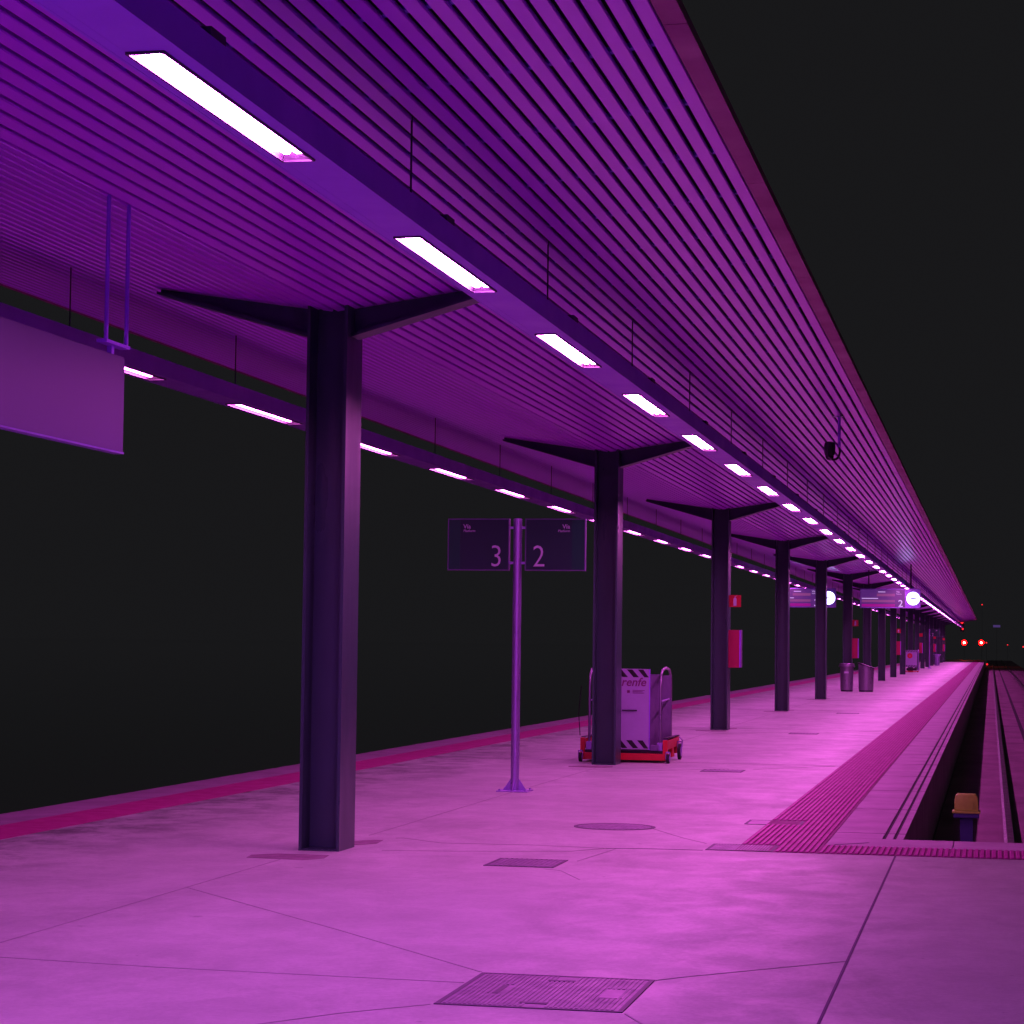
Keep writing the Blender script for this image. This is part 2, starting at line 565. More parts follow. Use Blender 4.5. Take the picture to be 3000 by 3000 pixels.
# ------------------------------------------------------------------ covers let into the floor
def hatch(x0, x1, y0, y1, label, ribs=26, big=False, tilt=0.0, mat_plate='cover_metal'):
    t = thing('access_cover', label, 'cover', ((x0 + x1) / 2, (y0 + y1) / 2, 0), tilt, 'metal covers let into the platform floor')
    w, d = (x1 - x0) / 2, (y1 - y0) / 2
    f = 0.022
    m = MB()
    m.box(-w, w, -d, -d + f, 0.0005, 0.0045).box(-w, w, d - f, d, 0.0005, 0.0045)
    m.box(-w, -w + f, -d + f, d - f, 0.0005, 0.0045).box(w - f, w, -d + f, d - f, 0.0005, 0.0045)
    m.obj('frame', 'cover_line', t)
    MB().box(-w + f, w - f, -d + f, d - f, 0.0005, 0.0028).obj('plate', mat_plate, t)
    m = MB()
    n = ribs
    for i in range(n):
        a = -w + f + 0.01 + (2 * w - 2 * f - 0.02) * i / n
        b = a + (2 * w - 2 * f) / n * 0.55
        if big:
            ys = [(-d + f + 0.012, d - f - 0.012)]
            if 0.18 < i / n < 0.24 or 0.80 < i / n < 0.93:
                ys = [(-d + f + 0.012, -d * 0.28), (d * 0.30, d - f - 0.012)]
            if 0.47 < i / n < 0.56:
                ys = [(-d + f + 0.10, d - f - 0.10)]
        else:
            ys = [(-d + f + 0.01, d - f - 0.01)]
        for q0, q1 in ys:
            m.box(a, b, q0, q1, 0.0028, 0.0052)
    if n:
        m.obj('tread', mat_plate, t)
    if big:
        for hx, hy in ((-0.12, 0.62), (0.04, 0.62), (-0.02, -0.72), (0.12, -0.72)):
            pass
        for hy in (0.66, -0.72):
            MB().box(-0.06, 0.06, hy * d - 0.02, hy * d + 0.02, 0.0028, 0.0056).obj('lifting_slot', 'cover_line', t)
        MB().box(-w * 0.62, -w * 0.50, -d * 0.25, d * 0.27, 0.0028, 0.0042).obj('hinge_plate', 'cover_line', t)
        MB().box(w * 0.60, w * 0.86, -d * 0.25, d * 0.27, 0.0028, 0.0042).obj('hinge_plate', 'cover_pale', t)
    return t


hatch(-2.255, -1.465, 9.17, 10.085, 'large square ribbed metal access cover in the foreground floor', 34, True)
hatch(-3.33, -2.85, 14.88, 15.42, 'small square metal cover on the floor right of the nearest column', 12)
hatch(-2.04, -1.55, 16.53, 17.05, 'ribbed square metal cover at the near end of the tactile strip', 20, False)
hatch(-2.02, -1.55, 19.01, 19.48, 'plain square metal cover interrupting the ribs of the tactile strip', 0, mat_plate='cover_pale')
for k, (w, yy) in enumerate((('second', 26.9), ('third', 38.8), ('fourth', 50.95))):
    hatch(-3.36, -2.87, yy - 0.24, yy + 0.24, 'small square floor cover beside the %s column' % w, 8)
t = thing('manhole_cover', 'round metal manhole cover in the floor right of the track number post', 'manhole cover', (-3.01, 18.36, 0), 0)
MB().lathe([(0.335, 0.0005), (0.335, 0.004), (0.305, 0.004), (0.305, 0.0012)], 0, 0, 40).obj('frame', 'cover_line', t)
MB().lathe([(0.30, 0.0005), (0.30, 0.0034)], 0, 0, 40).obj('plate', 'cover_metal', t)
m = MB()
for i in range(-6, 7):
    a = i * 0.043
    c = math.sqrt(max(0.0, 0.27 ** 2 - a * a))
    m.box(a - 0.010, a + 0.010, -c, c, 0.0034, 0.0052)
m.obj('tread', 'cover_metal', t)

# ------------------------------------------------------------------ canopy
cn = thing('station_canopy', 'long butterfly platform canopy with a purple lit slatted soffit', 'canopy', (XC, 0, 0))
SLP = 0.0997
deck = MB()
for s in (-1, 1):
    prof = [(0, ZV + 0.10), (s * HALF, ZV + SL * HALF + 0.10), (s * HALF, ZV + SL * HALF + 0.16), (0, ZV + 0.30)]
    deck.prism(prof, 'y', RY0, RY1)
deck.obj('roof_deck', 'roof_deck', cn)
slat_mesh = {}
for s in (-1, 1):
    n = 32
    a = math.atan(SL)
    w = 0.0385
    prof = [(-w, 0.022), (-w, 0.006), (-w + 0.005, 0.0), (w - 0.005, 0.0), (w, 0.006), (w, 0.022), (w - 0.002, 0.022), (w - 0.002, 0.0075), (w - 0.006, 0.003), (-w + 0.006, 0.003), (-w + 0.002, 0.0075), (-w + 0.002, 0.022)]
    ca, sa = math.cos(a), s * math.sin(a)
    pr = [(p[0] * ca - p[1] * sa, p[0] * sa + p[1] * ca) for p in prof]
    me = MB().prism(pr, 'y', RY0, RY1).mesh('slat', 'slat_paint')
    for i in range(n):
        x = s * (0.005 + SLP * (i + 0.5))
        o = link('slat', me, cn)
        o.location = (x, 0, ZV + SL * abs(x))
    m = MB()
    yy = RY0 + 0.4
    while yy < RY1:
        m.prism([(0, ZV + 0.024), (s * HALF, ZV + SL * HALF + 0.024), (s * HALF, ZV + SL * HALF + 0.05), (0, ZV + 0.05)], 'y', yy, yy + 0.05)
        yy += 1.21
    c = m.obj('carrier_rails', 'carrier', cn)
    c['kind'] = 'stuff'
# edge fascia, panel by panel
zf = ZV + SL * HALF
fm = MB().box(HALF + 0.012, HALF + 0.125, 0.004, LP - 0.004, zf - 0.012, zf + 0.04).mesh('fascia_panel', 'fascia_red')
fm2 = MB().box(HALF + 0.012, HALF + 0.05, 0.004, LP - 0.004, zf + 0.002, zf + 0.04).mesh('fascia_panel', 'fascia_red')
yy = RY0
while yy < RY1 - 0.5:
    o = link('fascia_panel', fm, cn)
    o.location.y = yy
    o.scale.y = min(1.0, (RY1 - yy) / LP)
    o2 = link('fascia_panel', fm2, cn)
    o2.location.y = yy + min(LP, RY1 - yy)
    o2.rotation_euler.z = math.pi
    o2.scale.y = o.scale.y
    yy += LP
MB().prism([(-HALF - 0.12, zf - 0.02), (0, ZV - 0.03), (HALF + 0.12, zf - 0.02), (HALF + 0.12, zf + 0.06), (-HALF - 0.12, zf + 0.06)], 'y', RY1 + 0.004, RY1 + 0.1).obj('end_fascia', 'fascia_red', cn)

# columns
FL, DP = 0.15, 0.20


def make_column():
    t = thing('canopy_column', 'x', 'column')
    top = ZV + 0.022
    MB().box(-FL, -FL + 0.022, -DP, DP, 0, top).obj('flange', 'column_paint', t)
    MB().box(FL - 0.022, FL, -DP, DP, 0, top).obj('flange', 'column_paint', t)
    MB().box(-FL + 0.022, FL - 0.022, -0.011, 0.011, 0.0, top).obj('web', 'column_paint', t)
    for s in (-1, 1):
        A = 1.345
        prof = [(s * (FL + 0.001), 3.712), (s * A, ZV + SL * A - 0.028), (s * A, ZV + SL * A - 0.004), (s * (FL + 0.001), ZV + SL * FL - 0.004)]
        arm = MB().prism(prof, 'y', -0.012, 0.012).obj('arm', 'column_paint', t)
        prof = [(s * (FL + 0.001), 3.690), (s * A, ZV + SL * A - 0.050), (s * A, ZV + SL * A - 0.030), (s * (FL + 0.001), 3.710)]
        MB().prism(prof, 'y', -0.10, 0.10).obj('arm_flange', 'column_paint', arm)
    MB().box(-FL + 0.024, FL - 0.024, -DP + 0.01, -0.012, 0.0, 0.012).obj('foot_plate', 'column_paint', t)
    return t


c0 = make_column()
for k in range(19):
    o = c0 if k == 0 else copy_tree(c0)
    o.location = (XC, Y1 + SP * k, 0)
    if k == 0:
        tag(o, 'big dark steel canopy column in the left foreground, nearest of the row', 'column', 'canopy columns along the platform')
    elif k < 12:
        tag(o, 'dark steel canopy column, %s of the row counted from the foreground' % ORD[k], 'column', 'canopy columns along the platform')
    else:
        tag(o, 'far dark canopy column crowded near the vanishing end of the row', 'column', 'canopy columns along the platform')

# light troughs with hangers
TX0, TX1, TZ0, TZ1 = -3.02 - XC, -2.755 - XC, 3.543, 3.675      # relative to the column line (right-hand side)
LX0, LX1 = -2.963 - XC, -2.817 - XC
LLEN = 1.80
nlamp = int((RY1 - LY) / LP)
K0 = -4
trs = {}
for s in (1, -1):
    t = thing('light_trough', 'long blue light trough hung under the canopy, %s row' % ('right-hand' if s > 0 else 'left-hand'), 'light trough', (XC, 0, 0), 0, 'light troughs under the canopy')
    tp_ = 'trough_blue' if s > 0 else 'trough_shaded'
    trs[s] = t
    a, b, c, d = sorted((s * TX0, s * TX1)) + sorted((s * LX0, s * LX1))
    MB().box(a, a + 0.012, RY0, RY1, TZ0, TZ1).obj('side', tp_, t)
    MB().box(b - 0.012, b, RY0, RY1, TZ0, TZ1).obj('side', tp_, t)
    MB().box(a + 0.012, b - 0.012, RY0, RY1, TZ1 - 0.016, TZ1 - 0.004).obj('top', tp_, t)
    MB().box(a + 0.012, c, RY0, RY1, TZ0 + 0.001, TZ0 + 0.006).obj('ledge', tp_, t)
    MB().box(d, b - 0.012, RY0, RY1, TZ0 + 0.001, TZ0 + 0.006).obj('ledge', tp_, t)
    pm = MB().box(c, d, 0.003, LP - LLEN - 0.003, TZ0 + 0.0015, TZ0 + 0.006).mesh('bottom_panel', tp_)
    xm = (a + b) / 2
    hm = MB().tube([(0, 0, TZ1 - 0.01), (0, 0, ZV + SL * abs(xm) + 0.02)], 0.0055, 6).mesh('hanger_rod', 'clip_dark')
    km = MB().box(-0.03, 0.03, 0.0, 0.16, 0, 0.035).mesh('clip', 'clip_dark')
    sm_ = MB().tube([(0, 0, 0), (0.035, 0, 0), (0.05, 0, 0.0)], [0.035, 0.035, 0.02], 8).mesh('speaker', 'clip_dark')
    for k in range(K0, nlamp + 1):
        y0 = LY + LP * k + (0.42 if s < 0 else 0.0)
        o = link('bottom_panel', pm, t)
        o.location.y = y0 + LLEN
        o = link('hanger_rod', hm, t)
        o.location = (xm, y0 + 0.05, 0)
        o = link('clip', km, t)
        o.location = (b - 0.03 if s > 0 else a + 0.03, y0 + 0.30, TZ1)


def make_lamp():
    t = thing('strip_light', 'x', 'strip light')
    h = (LX1 - LX0) / 2
    D = LLEN
    f = 0.010
    m = MB()
    m.box(-h, -h + f, 0, D, -0.008, 0.004).box(h - f, h, 0, D, -0.008, 0.004)
    m.box(-h + f, h - f, 0, f, -0.008, 0.004).box(-h + f, h - f, D - f, D, -0.008, 0.004)
    m.obj('frame', 'reflector_white', t)
    i, z = h - f, 0.07
    j = i - 0.02
    MB().add([(-i, f, 0.0), (-i, D - f, 0.0), (-j, D - f - 0.05, z), (-j, f + 0.05, z), (i, f, 0.0), (i, D - f, 0.0), (j, D - f - 0.05, z), (j, f + 0.05, z)],
             [(0, 1, 2, 3), (4, 7, 6, 5), (3, 2, 6, 7), (0, 3, 7, 4), (1, 5, 6, 2)]).obj('reflector', 'reflector_white', t)
    for x in (-0.027, 0.027):
        me = bpy.data.meshes.new('tube')        # glowing lower half of the tube; its back lies against the reflector
        arc = [(x + 0.024 * math.cos(q), 0.030 + 0.024 * math.sin(q)) for q in (math.pi, math.pi * 4 / 3, math.pi * 5 / 3, math.pi * 2)]
        me.from_pydata([(a, yy_, b) for yy_ in (0.085, D - 0.085) for a, b in arc], [], [(i, i + 4, i + 5, i + 1) for i in range(3)])
        me.materials.append(MATS['tube_light'])
        o = link('tube', me, t)
        o.material_slots[0].link = 'OBJECT'
        o.material_slots[0].material = MATS['tube_light']
    return t


LSH = {1: 0.0, -1: 0.42}         # the left-hand row sits a little further along
l0 = make_lamp()
first = True
xl = (LX0 + LX1) / 2
for s in (1, -1):
    side = 'right-hand' if s > 0 else 'left-hand'
    idx = 0
    for k in range(K0, nlamp):
        o = l0 if first else copy_tree(l0)
        first = False
        o.location = (XC + s * xl, LY + LP * k + LSH[s], TZ0)
        seen = k >= 0 if s > 0 else k >= 2
        tm = 'tube_blue_tint' if k < -1 else 'tube_mix' if (k < 2 and s > 0) else 'tube_light' if s > 0 else 'tube_dim'
        if s < 0:
            tm = 'tube_blue_tint' if k < -2 else 'tube_dim'
        for ch in o.children:
            if ch.name.startswith('tube'):
                ch.material_slots[0].material = MATS[tm]
        if not seen:
            lab = 'lit strip light of the %s row outside the picture, towards the viewer' % side
        elif idx < 16:
            lab = ('nearest and largest lit strip light in the %s trough' % side) if idx == 0 else '%s lit strip light from the foreground in the %s trough' % (ORD[idx], side)
            idx += 1
        else:
            lab = 'tiny far strip light near the vanishing end of the %s trough' % side
        tag(o, lab, 'strip light', 'strip lights in the %s trough' % side)

# ------------------------------------------------------------------ track number posts
def number_post(x, y, label, both=True):
    t = thing('track_number_post', label, 'sign post', (x, y, 0), 0, 'track number posts')
    po = MB().tube([(0, 0, 0.012), (0, 0, 2.745)], 0.044, 16).obj('pole', 'steel', t, smooth=True)
    MB().tube([(0, 0, 2.745), (0, 0, 2.752)], [0.044, 0.03], 16).obj('cap', 'steel', po)
    bp = MB().box(-0.16, 0.16, -0.16, 0.16, 0.0, 0.012).obj('base_plate', 'steel', t, bevel=0.003)
    for a in range(4):
        ca, sa = math.cos(a * math.pi / 2), math.sin(a * math.pi / 2)
        MB().add([(ca * 0.04 - sa * 0.004, sa * 0.04 + ca * 0.004, 0.012), (ca * 0.12 - sa * 0.004, sa * 0.12 + ca * 0.004, 0.012), (ca * 0.04 - sa * 0.004, sa * 0.04 + ca * 0.004, 0.13),
                  (ca * 0.04 + sa * 0.004, sa * 0.04 - ca * 0.004, 0.012), (ca * 0.12 + sa * 0.004, sa * 0.12 - ca * 0.004, 0.012), (ca * 0.04 + sa * 0.004, sa * 0.04 - ca * 0.004, 0.13)],
                 [(0, 1, 2), (5, 4, 3), (0, 3, 4, 1), (1, 4, 5, 2), (2, 5, 3, 0)]).obj('gusset', 'steel', bp)
    for px, py in ((-1, -1), (1, -1), (1, 1), (-1, 1)):
        MB().tube([(px * 0.13, py * 0.13, 0.012), (px * 0.13, py * 0.13, 0.028)], 0.011, 6).obj('bolt', 'steel', bp)
    sides = [(-1, '3'), (1, '2')] if both else [(1, '2')]
    for s, num in sides:
        a, b = (0.092, 0.692) if s > 0 else (-0.712, -0.092)
        z0, z1 = 2.232, 2.738
        bd = MB().box(a, b, -0.02, 0.02, z0, z1).obj('sign_board', 'sign_dark', t)
        bd['label'] = 'dark sign board with a teal stripe and the number %s' % num
        e = 0.010
        m = MB()
        m.box(a - e, b + e, -0.028, 0.028, z0 - e, z0).box(a - e, b + e, -0.028, 0.028, z1, z1 + e)
        m.box(a - e, a, -0.028, 0.028, z0, z1).box(b, b + e, -0.028, 0.028, z0, z1)
        m.obj('rim', 'sign_rim', bd)
        if s > 0:
            MB().box(b - 0.128, b - 0.001, -0.0225, -0.0201, z0 + 0.001, z1 - 0.001).obj('teal_stripe', 'sign_teal', bd)
        else:
            MB().box(a + 0.001, a + 0.118, -0.0225, -0.0201, z0 + 0.001, z1 - 0.001).obj('teal_stripe', 'sign_teal', bd)
        text('number', num, 'sign_white', 0.315, (0.155 if s > 0 else -0.285, -0.0225, 2.262), bd, sx=0.88, offset=-0.003)
        text('lettering', 'V\u00eda', 'sign_white', 0.062, (b - 0.15 if s > 0 else a + 0.15, -0.0225, 2.648), bd, 'RIGHT' if s > 0 else 'LEFT', offset=0.0006)
        text('lettering', 'Platform', 'sign_white', 0.036, (b - 0.15 if s > 0 else a + 0.15, -0.0225, 2.612), bd, 'RIGHT' if s > 0 else 'LEFT', shear=0.15)
        for z in (2.30, 2.656):
            MB().box(min(s * 0.04, s * 0.084), max(s * 0.04, s * 0.084), -0.012, 0.012, z - 0.012, z + 0.012).obj('bracket', 'steel', t)
    return t


number_post(-4.69, 22.374, 'lilac metal post carrying two dark track number signs, 3 and 2')
number_post(-4.18, 160.0, 'far thin post with a small track number 2 sign beside the far columns', False)

# ------------------------------------------------------------------ hanging board at the left picture edge
t = thing('hanging_board', 'blank purple sign board hung edge-on from twin rods at the left picture edge', 'hanging sign', (-4.725, 0, 0))
MB().box(-0.025, 0.025, 8.3, 11.74, 2.522, 3.048).obj('board', 'panel_lilac', t, bevel=0.003)
m = MB()
m.box(-0.029, 0.029, 8.3, 11.744, 2.512, 2.5215)
m.obj('rim', 'sign_purple', t)
for yy in (11.57, 8.6):
    for dy in (-0.145, 0.145):
        MB().tube([(0.04, yy + dy, 3.11), (0.04, yy + dy, ceil_z(-4.7) + 0.01)], 0.012, 10).obj('hanger_rod', 'trough_blue', t, smooth=True)
    MB().box(-0.005, 0.055, yy - 0.17, yy + 0.17, 3.092, 3.11).obj('cross_bar', 'trough_blue', t)
    MB().box(-0.005, 0.022, yy - 0.02, yy + 0.02, 3.048, 3.092).obj('stub', 'trough_blue', t)

# ------------------------------------------------------------------ fire extinguisher signs and cabinets on every third column
for n, k in enumerate((2, 5, 8, 11, 14, 17)):
    yk = Y1 + SP * k
    g = 'fire extinguisher signs on the columns'
    nm = ORD[n] if n else 'nearest'
    w = ORD[k]
    t = thing('extinguisher_sign', ('red square fire extinguisher sign on the %s column' % w) if k < 10 else ('tiny red fire extinguisher sign among the far columns, %s of its kind' % nm), 'safety sign', (XC + FL, yk, 0), 0, g)
    MB().box(-0.012, 0.205, -0.012, 0.0, 2.165, 2.375).obj('plate', 'sign_red', t)
    if k < 10:
        p = MB()
        p.prism([(0.072, 2.185), (0.128, 2.185), (0.128, 2.305), (0.118, 2.322), (0.104, 2.330), (0.096, 2.330), (0.082, 2.322), (0.072, 2.305)], 'y', -0.0145, -0.0125)
        p.box(0.094, 0.106, -0.0145, -0.0125, 2.331, 2.345)
        p.add([(0.100, -0.0145, 2.345), (0.140, -0.0145, 2.362), (0.138, -0.0145, 2.368), (0.094, -0.0145, 2.350)], [(0, 1, 2, 3)])
        p.obj('pictogram', 'sign_white', t)
    MB().box(-0.010, 0.06, 0.0, 0.012, 2.22, 2.32).obj('bracket', 'galvanised', t)
    t = thing('extinguisher_cabinet', ('red fire extinguisher cabinet mounted on the side of the %s column' % w) if k < 10 else ('small far red extinguisher cabinet among the far columns, %s of its kind' % nm), 'cabinet', (XC + FL, yk, 0), 0, 'fire extinguisher cabinets on the columns')
    MB().box(0.003, 0.215, -0.09, 0.16, 1.098, 1.756).obj('body', 'lift_grey', t, bevel=0.006)
    MB().box(-0.006, 0.190, -0.106, -0.0905, 1.095, 1.758).obj('door', 'cabinet_red', t, bevel=0.003)
    MB().box(0.191, 0.212, -0.102, -0.0905, 1.10, 1.754).obj('hinge_strip', 'trough_blue', t)

# ------------------------------------------------------------------ litter bins
def bin_body(prof, n=28, cx=0, cy=0):
    return MB().lathe(prof, cx, cy, n)


t = thing('litter_bin', 'round metal litter bin with a wide rim, left of the two at the sixth column', 'litter bin', (-4.66, 75.55, 0), 0, 'litter bins on the platform')
bin_body([(0.195, 0.0), (0.195, 0.05)]).obj('foot', 'bin_dark', t, smooth=True)
bin_body([(0.205, 0.05), (0.222, 0.80)]).obj('body', 'bin_metal', t, smooth=True)
bin_body([(0.262, 0.80), (0.27, 0.83), (0.262, 0.855), (0.245, 0.86), (0.25, 0.90), (0.235, 0.925), (0.20, 0.93), (0.16, 0.86)]).obj('rim', 'bin_metal', t, smooth=True)
MB().box(-0.075, 0.075, -0.238, -0.224, 0.60, 0.66).obj('label_plate', 'sign_white', t)
t = thing('litter_bin', 'metal litter bin with a slanting top, right of the two at the sixth column', 'litter bin', (-4.03, 75.55, 0), 0, 'litter bins on the platform')
n = 28
vs, fs = [], []
pr = [(0.240, 0.05), (0.258, 0.84)]
for i, (r, z) in enumerate(pr):
    for k in range(n):
        a = 2 * math.pi * k / n
        vs.append((r * math.cos(a), r * 0.85 * math.sin(a), z - (0.075 * math.cos(a) if i else 0)))
for k in range(n):
    fs.append((k, (k + 1) % n, n + (k + 1) % n, n + k))
fs += [tuple(reversed(range(n))), tuple(range(n, 2 * n))]
MB().add(vs, fs).obj('body', 'bin_metal', t, smooth=True)
vs = [((r) * math.cos(2 * math.pi * k / n), r * 0.85 * math.sin(2 * math.pi * k / n), z - 0.081 * math.cos(2 * math.pi * k / n)) for r, z in ((0.275, 0.842), (0.275, 0.875), (0.235, 0.885)) for k in range(n)]
fs = [(i * n + k, i * n + (k + 1) % n, (i + 1) * n + (k + 1) % n, (i + 1) * n + k) for i in range(2) for k in range(n)] + [tuple(reversed(range(n))), tuple(range(2 * n, 3 * n))]
MB().add(vs, fs).obj('lid', 'bin_dark', t, smooth=True)
bin_body([(0.228, 0.0), (0.228, 0.05)]).obj('foot', 'bin_dark', t, smooth=True)
t = thing('litter_bin', 'small far lilac litter bin with a flared top near the far columns', 'litter bin', (-4.25, 186.0, 0), 0, 'litter bins on the platform')
bin_body([(0.20, 0.0), (0.20, 0.70), (0.26, 0.88), (0.33, 0.93), (0.2, 0.94)]).obj('body', 'steel', t, smooth=True)

# ------------------------------------------------------------------ wheelchair lift trolleys
def stripes(m_dark, x0, x1, z0, z1, y, n, lean, parent):
    """leaning black bars on a white band"""
    step = (x1 - x0) / n
    for i in range(n):
        a = x0 + i * step
        q = [(a + lean, z0), (min(a + lean + step * 0.5, x1), z0), (min(a + step * 0.5, x1), z1), (a, z1)]
        q = [(min(max(px, x0), x1), pz) for px, pz in q]
        if q[1][0] - q[0][0] < 0.01:
            q = [(x0, z0), (x0 + 0.001, z0)] + q[2:]
        MB().prism(q, 'y', y - 0.002, y).obj('hazard_stripe', m_dark, parent)


t = thing('wheelchair_lift', 'white and red wheeled wheelchair lift with hazard stripes behind the second column', 'wheelchair lift', (0, 0, 0), 0, 'wheelchair lift trolleys')
t.location = (-4.55, 28.3, 0)
X = lambda x: x + 4.55
Yr = lambda y: y - 28.3
fr = MB()
fr.box(X(-5.10), X(-3.985), 0.0, 0.05, 0.03, 0.115).obj('front_beam', 'red_paint', t, bevel=0.006)
MB().box(X(-5.10), X(-5.045), 0.052, 0.12, 0.03, 0.30).obj('corner_post', 'red_paint', t, bevel=0.006)
MB().box(X(-4.045), X(-3.985), 0.052, 0.12, 0.03, 0.285).obj('corner_post', 'red_paint', t, bevel=0.006)
for sx in (-1, 1):
    x0 = X(-4.045) if sx > 0 else X(-5.10)
    m = MB()
    m.prism([(0.122, 0.16), (1.22, 0.175), (1.22, 0.30), (0.122, 0.27)], 'x', x0, x0 + 0.05)
    m.prism([(0.62, 0.05), (0.80, 0.05), (0.74, 0.17), (0.60, 0.17)], 'x', x0 + 0.002, x0 + 0.048)
    m.prism([(1.02, 0.08), (1.14, 0.08), (1.16, 0.18), (1.0, 0.18)], 'x', x0 + 0.002, x0 + 0.048)
    m.obj('side_arm', 'red_paint', t, bevel=0.004)
    MB().box(x0 - 0.004, x0 + 0.054, 0.14, 1.24, 0.302, 0.312).obj('side_cap', 'black_paint', t)
    # castors
    for (wx, wy, wr) in ((x0 + (0.08 if sx > 0 else 0.02), -0.03, 0.058), (x0 + (0.085 if sx > 0 else -0.035), 1.02, 0.105)):
        wh = MB().tube([(wx - 0.018, wy, wr), (wx + 0.018, wy, wr)], wr, 20).obj('wheel', 'rubber', t, smooth=True)
        MB().tube([(wx - 0.022, wy, wr), (wx + 0.022, wy, wr)], wr * 0.62, 14).obj('rim', 'steel', wh, smooth=True)
        MB().box(wx - 0.03, wx - 0.024, wy - 0.02, wy + 0.02, wr - 0.01, wr * 2 + 0.03).box(wx + 0.024, wx + 0.03, wy - 0.02, wy + 0.02, wr - 0.01, wr * 2 + 0.03).box(wx - 0.03, wx + 0.03, wy - 0.02, wy + 0.02, wr * 2 + 0.012, wr * 2 + 0.03).obj('fork', 'steel', wh)
    # tubular hand rails
    hx = X(-4.09) if sx > 0 else X(-5.0)
    ya, yb = 0.14, 1.08
    arc = [(hx, ya, 0.25), (hx, ya, 0.95), (hx, ya + 0.04, 1.09), (hx, ya + 0.16, 1.165), (hx, (ya + yb) / 2, 1.19), (hx, yb - 0.16, 1.165), (hx, yb - 0.04, 1.09), (hx, yb, 0.95), (hx, yb, 0.25)]
    hr = MB().tube(arc, 0.017, 10).obj('hand_rail', 'bin_metal', t, smooth=True)
    MB().tube([(hx, ya + 0.014, 0.77), (hx, yb - 0.014, 0.785)], 0.011, 8).obj('rail_bar', 'steel', hr, smooth=True)
    MB().box(hx - 0.035, hx + 0.035, ya - 0.04, ya + 0.06, 0.14, 0.25).obj('socket', 'steel', t, bevel=0.004)
MB().box(X(-5.04), X(-4.05), 0.054, 1.1, 0.10, 0.15).obj('lift_floor', 'black_paint', t)
MB().box(X(-4.045) - 0.012, X(-4.045) - 0.002, 0.06, 0.10, 0.15, 0.16).obj('floor_lug', 'steel', t)
fp = MB().box(X(-4.93), X(-4.215), 0.02, 0.045, 0.165, 1.178).obj('front_panel', 'white_paint', t, bevel=0.004)
stripes('black_paint', X(-4.925), X(-4.225), 1.075, 1.172, 0.0195, 5, 0.085, fp)
stripes('black_paint', X(-4.925), X(-4.225), 0.180, 0.280, 0.0195, 5, 0.085, fp)
text('lettering', 'renfe', 'print_purple', 0.15, (X(-4.262), 0.0185, 0.964), fp, 'RIGHT', shear=0.25, offset=0.0025, depth=0.0008)
for i, (a, b, z) in enumerate(((-4.43, -4.275, 0.905), (-4.43, -4.30, 0.888), (-4.43, -4.28, 0.871))):
    MB().box(X(a), X(b), 0.0175, 0.0198, z, z + 0.007).obj('small_print', 'print_purple', fp)
MB().box(X(-4.50), X(-4.465), 0.0175, 0.0198, 0.875, 0.91).obj('small_emblem', 'print_purple', fp)
MB().tube([(X(-4.56), 0.012, 0.655), (X(-4.37), 0.012, 0.655)], 0.009, 8).obj('latch_bar', 'bin_dark', fp)
MB().box(X(-4.217), X(-4.209), 0.012, 0.05, 0.16, 1.18).obj('panel_edge', 'trough_blue', fp)
MB().add([(X(-4.205), 0.06, 0.16), (X(-4.072), 0.98, 0.28), (X(-4.072), 0.98, 1.09), (X(-4.205), 0.06, 1.10),
          (X(-4.225), 0.06, 0.16), (X(-4.092), 0.98, 0.28), (X(-4.092), 0.98, 1.09), (X(-4.225), 0.06, 1.10)],
         [(0, 1, 2, 3), (7, 6, 5, 4), (0, 4, 5, 1), (1, 5, 6, 2), (2, 6, 7, 3), (3, 7, 4, 0)]).obj('side_panel', 'lift_grey', t)
MB().box(X(-4.93), X(-4.215), 1.05, 1.075, 0.165, 1.10).obj('rear_panel', 'lift_grey', t, bevel=0.004)
MB().tube([(X(-5.12), 0.2, 0.95), (X(-5.16), 0.25, 0.6), (X(-5.13), 0.2, 0.32)], 0.006, 6).obj('cable', 'black_paint', t)
MB().box(X(-4.20), X(-4.10), 0.02, 0.07, 0.152, 0.225).obj('gearbox', 'lift_grey', t, bevel=0.006)
MB().tube([(X(-3.99), 1.22, 0.28), (X(-3.955), 1.26, 0.24), (X(-3.96), 1.27, 0.15), (X(-3.985), 1.22, 0.14)], 0.007, 6).obj('loop_handle', 'steel', t)

t = thing('wheelchair_lift', 'far small wheelchair lift panel with a red circle and hazard stripes', 'wheelchair lift', (-4.575, 135.5, 0), 0, 'wheelchair lift trolleys')
fp = MB().box(-0.34, 0.32, 0.0, 0.03, 0.30, 1.30).obj('front_panel', 'white_paint', t)
stripes('black_paint', -0.335, 0.315, 1.18, 1.29, -0.001, 7, 0.06, fp)
stripes('black_paint', -0.335, 0.315, 0.31, 0.42, -0.001, 7, 0.06, fp)
MB().disc((-0.10, -0.004, 0.97), 0.155, 28).obj('red_disc', 'sign_red', fp)
text('lettering', 'i', 'sign_white', 0.22, (-0.12, -0.0065, 0.90), fp)
MB().box(-0.36, 0.40, -0.02, 0.03, 0.03, 0.08).obj('front_beam', 'red_paint', t)
MB().box(0.36, 0.40, 0.032, 0.9, 0.03, 0.09).obj('side_arm', 'red_paint', t)
MB().box(-0.30, 0.30, 0.05, 0.9, 0.10, 0.24).obj('lift_floor', 'black_paint', t)
MB().tube([(0.38, 0.05, 0.09), (0.38, 0.05, 1.2), (0.38, 0.2, 1.32), (0.38, 0.7, 1.32), (0.38, 0.85, 1.2), (0.38, 0.85, 0.09)], 0.02, 8).obj('hand_rail', 'steel', t)
for wx in (-0.33, 0.36):
    MB().tube([(wx - 0.02, 0.1, 0.035), (wx + 0.02, 0.1, 0.035)], 0.035, 12).obj('wheel', 'rubber', t)

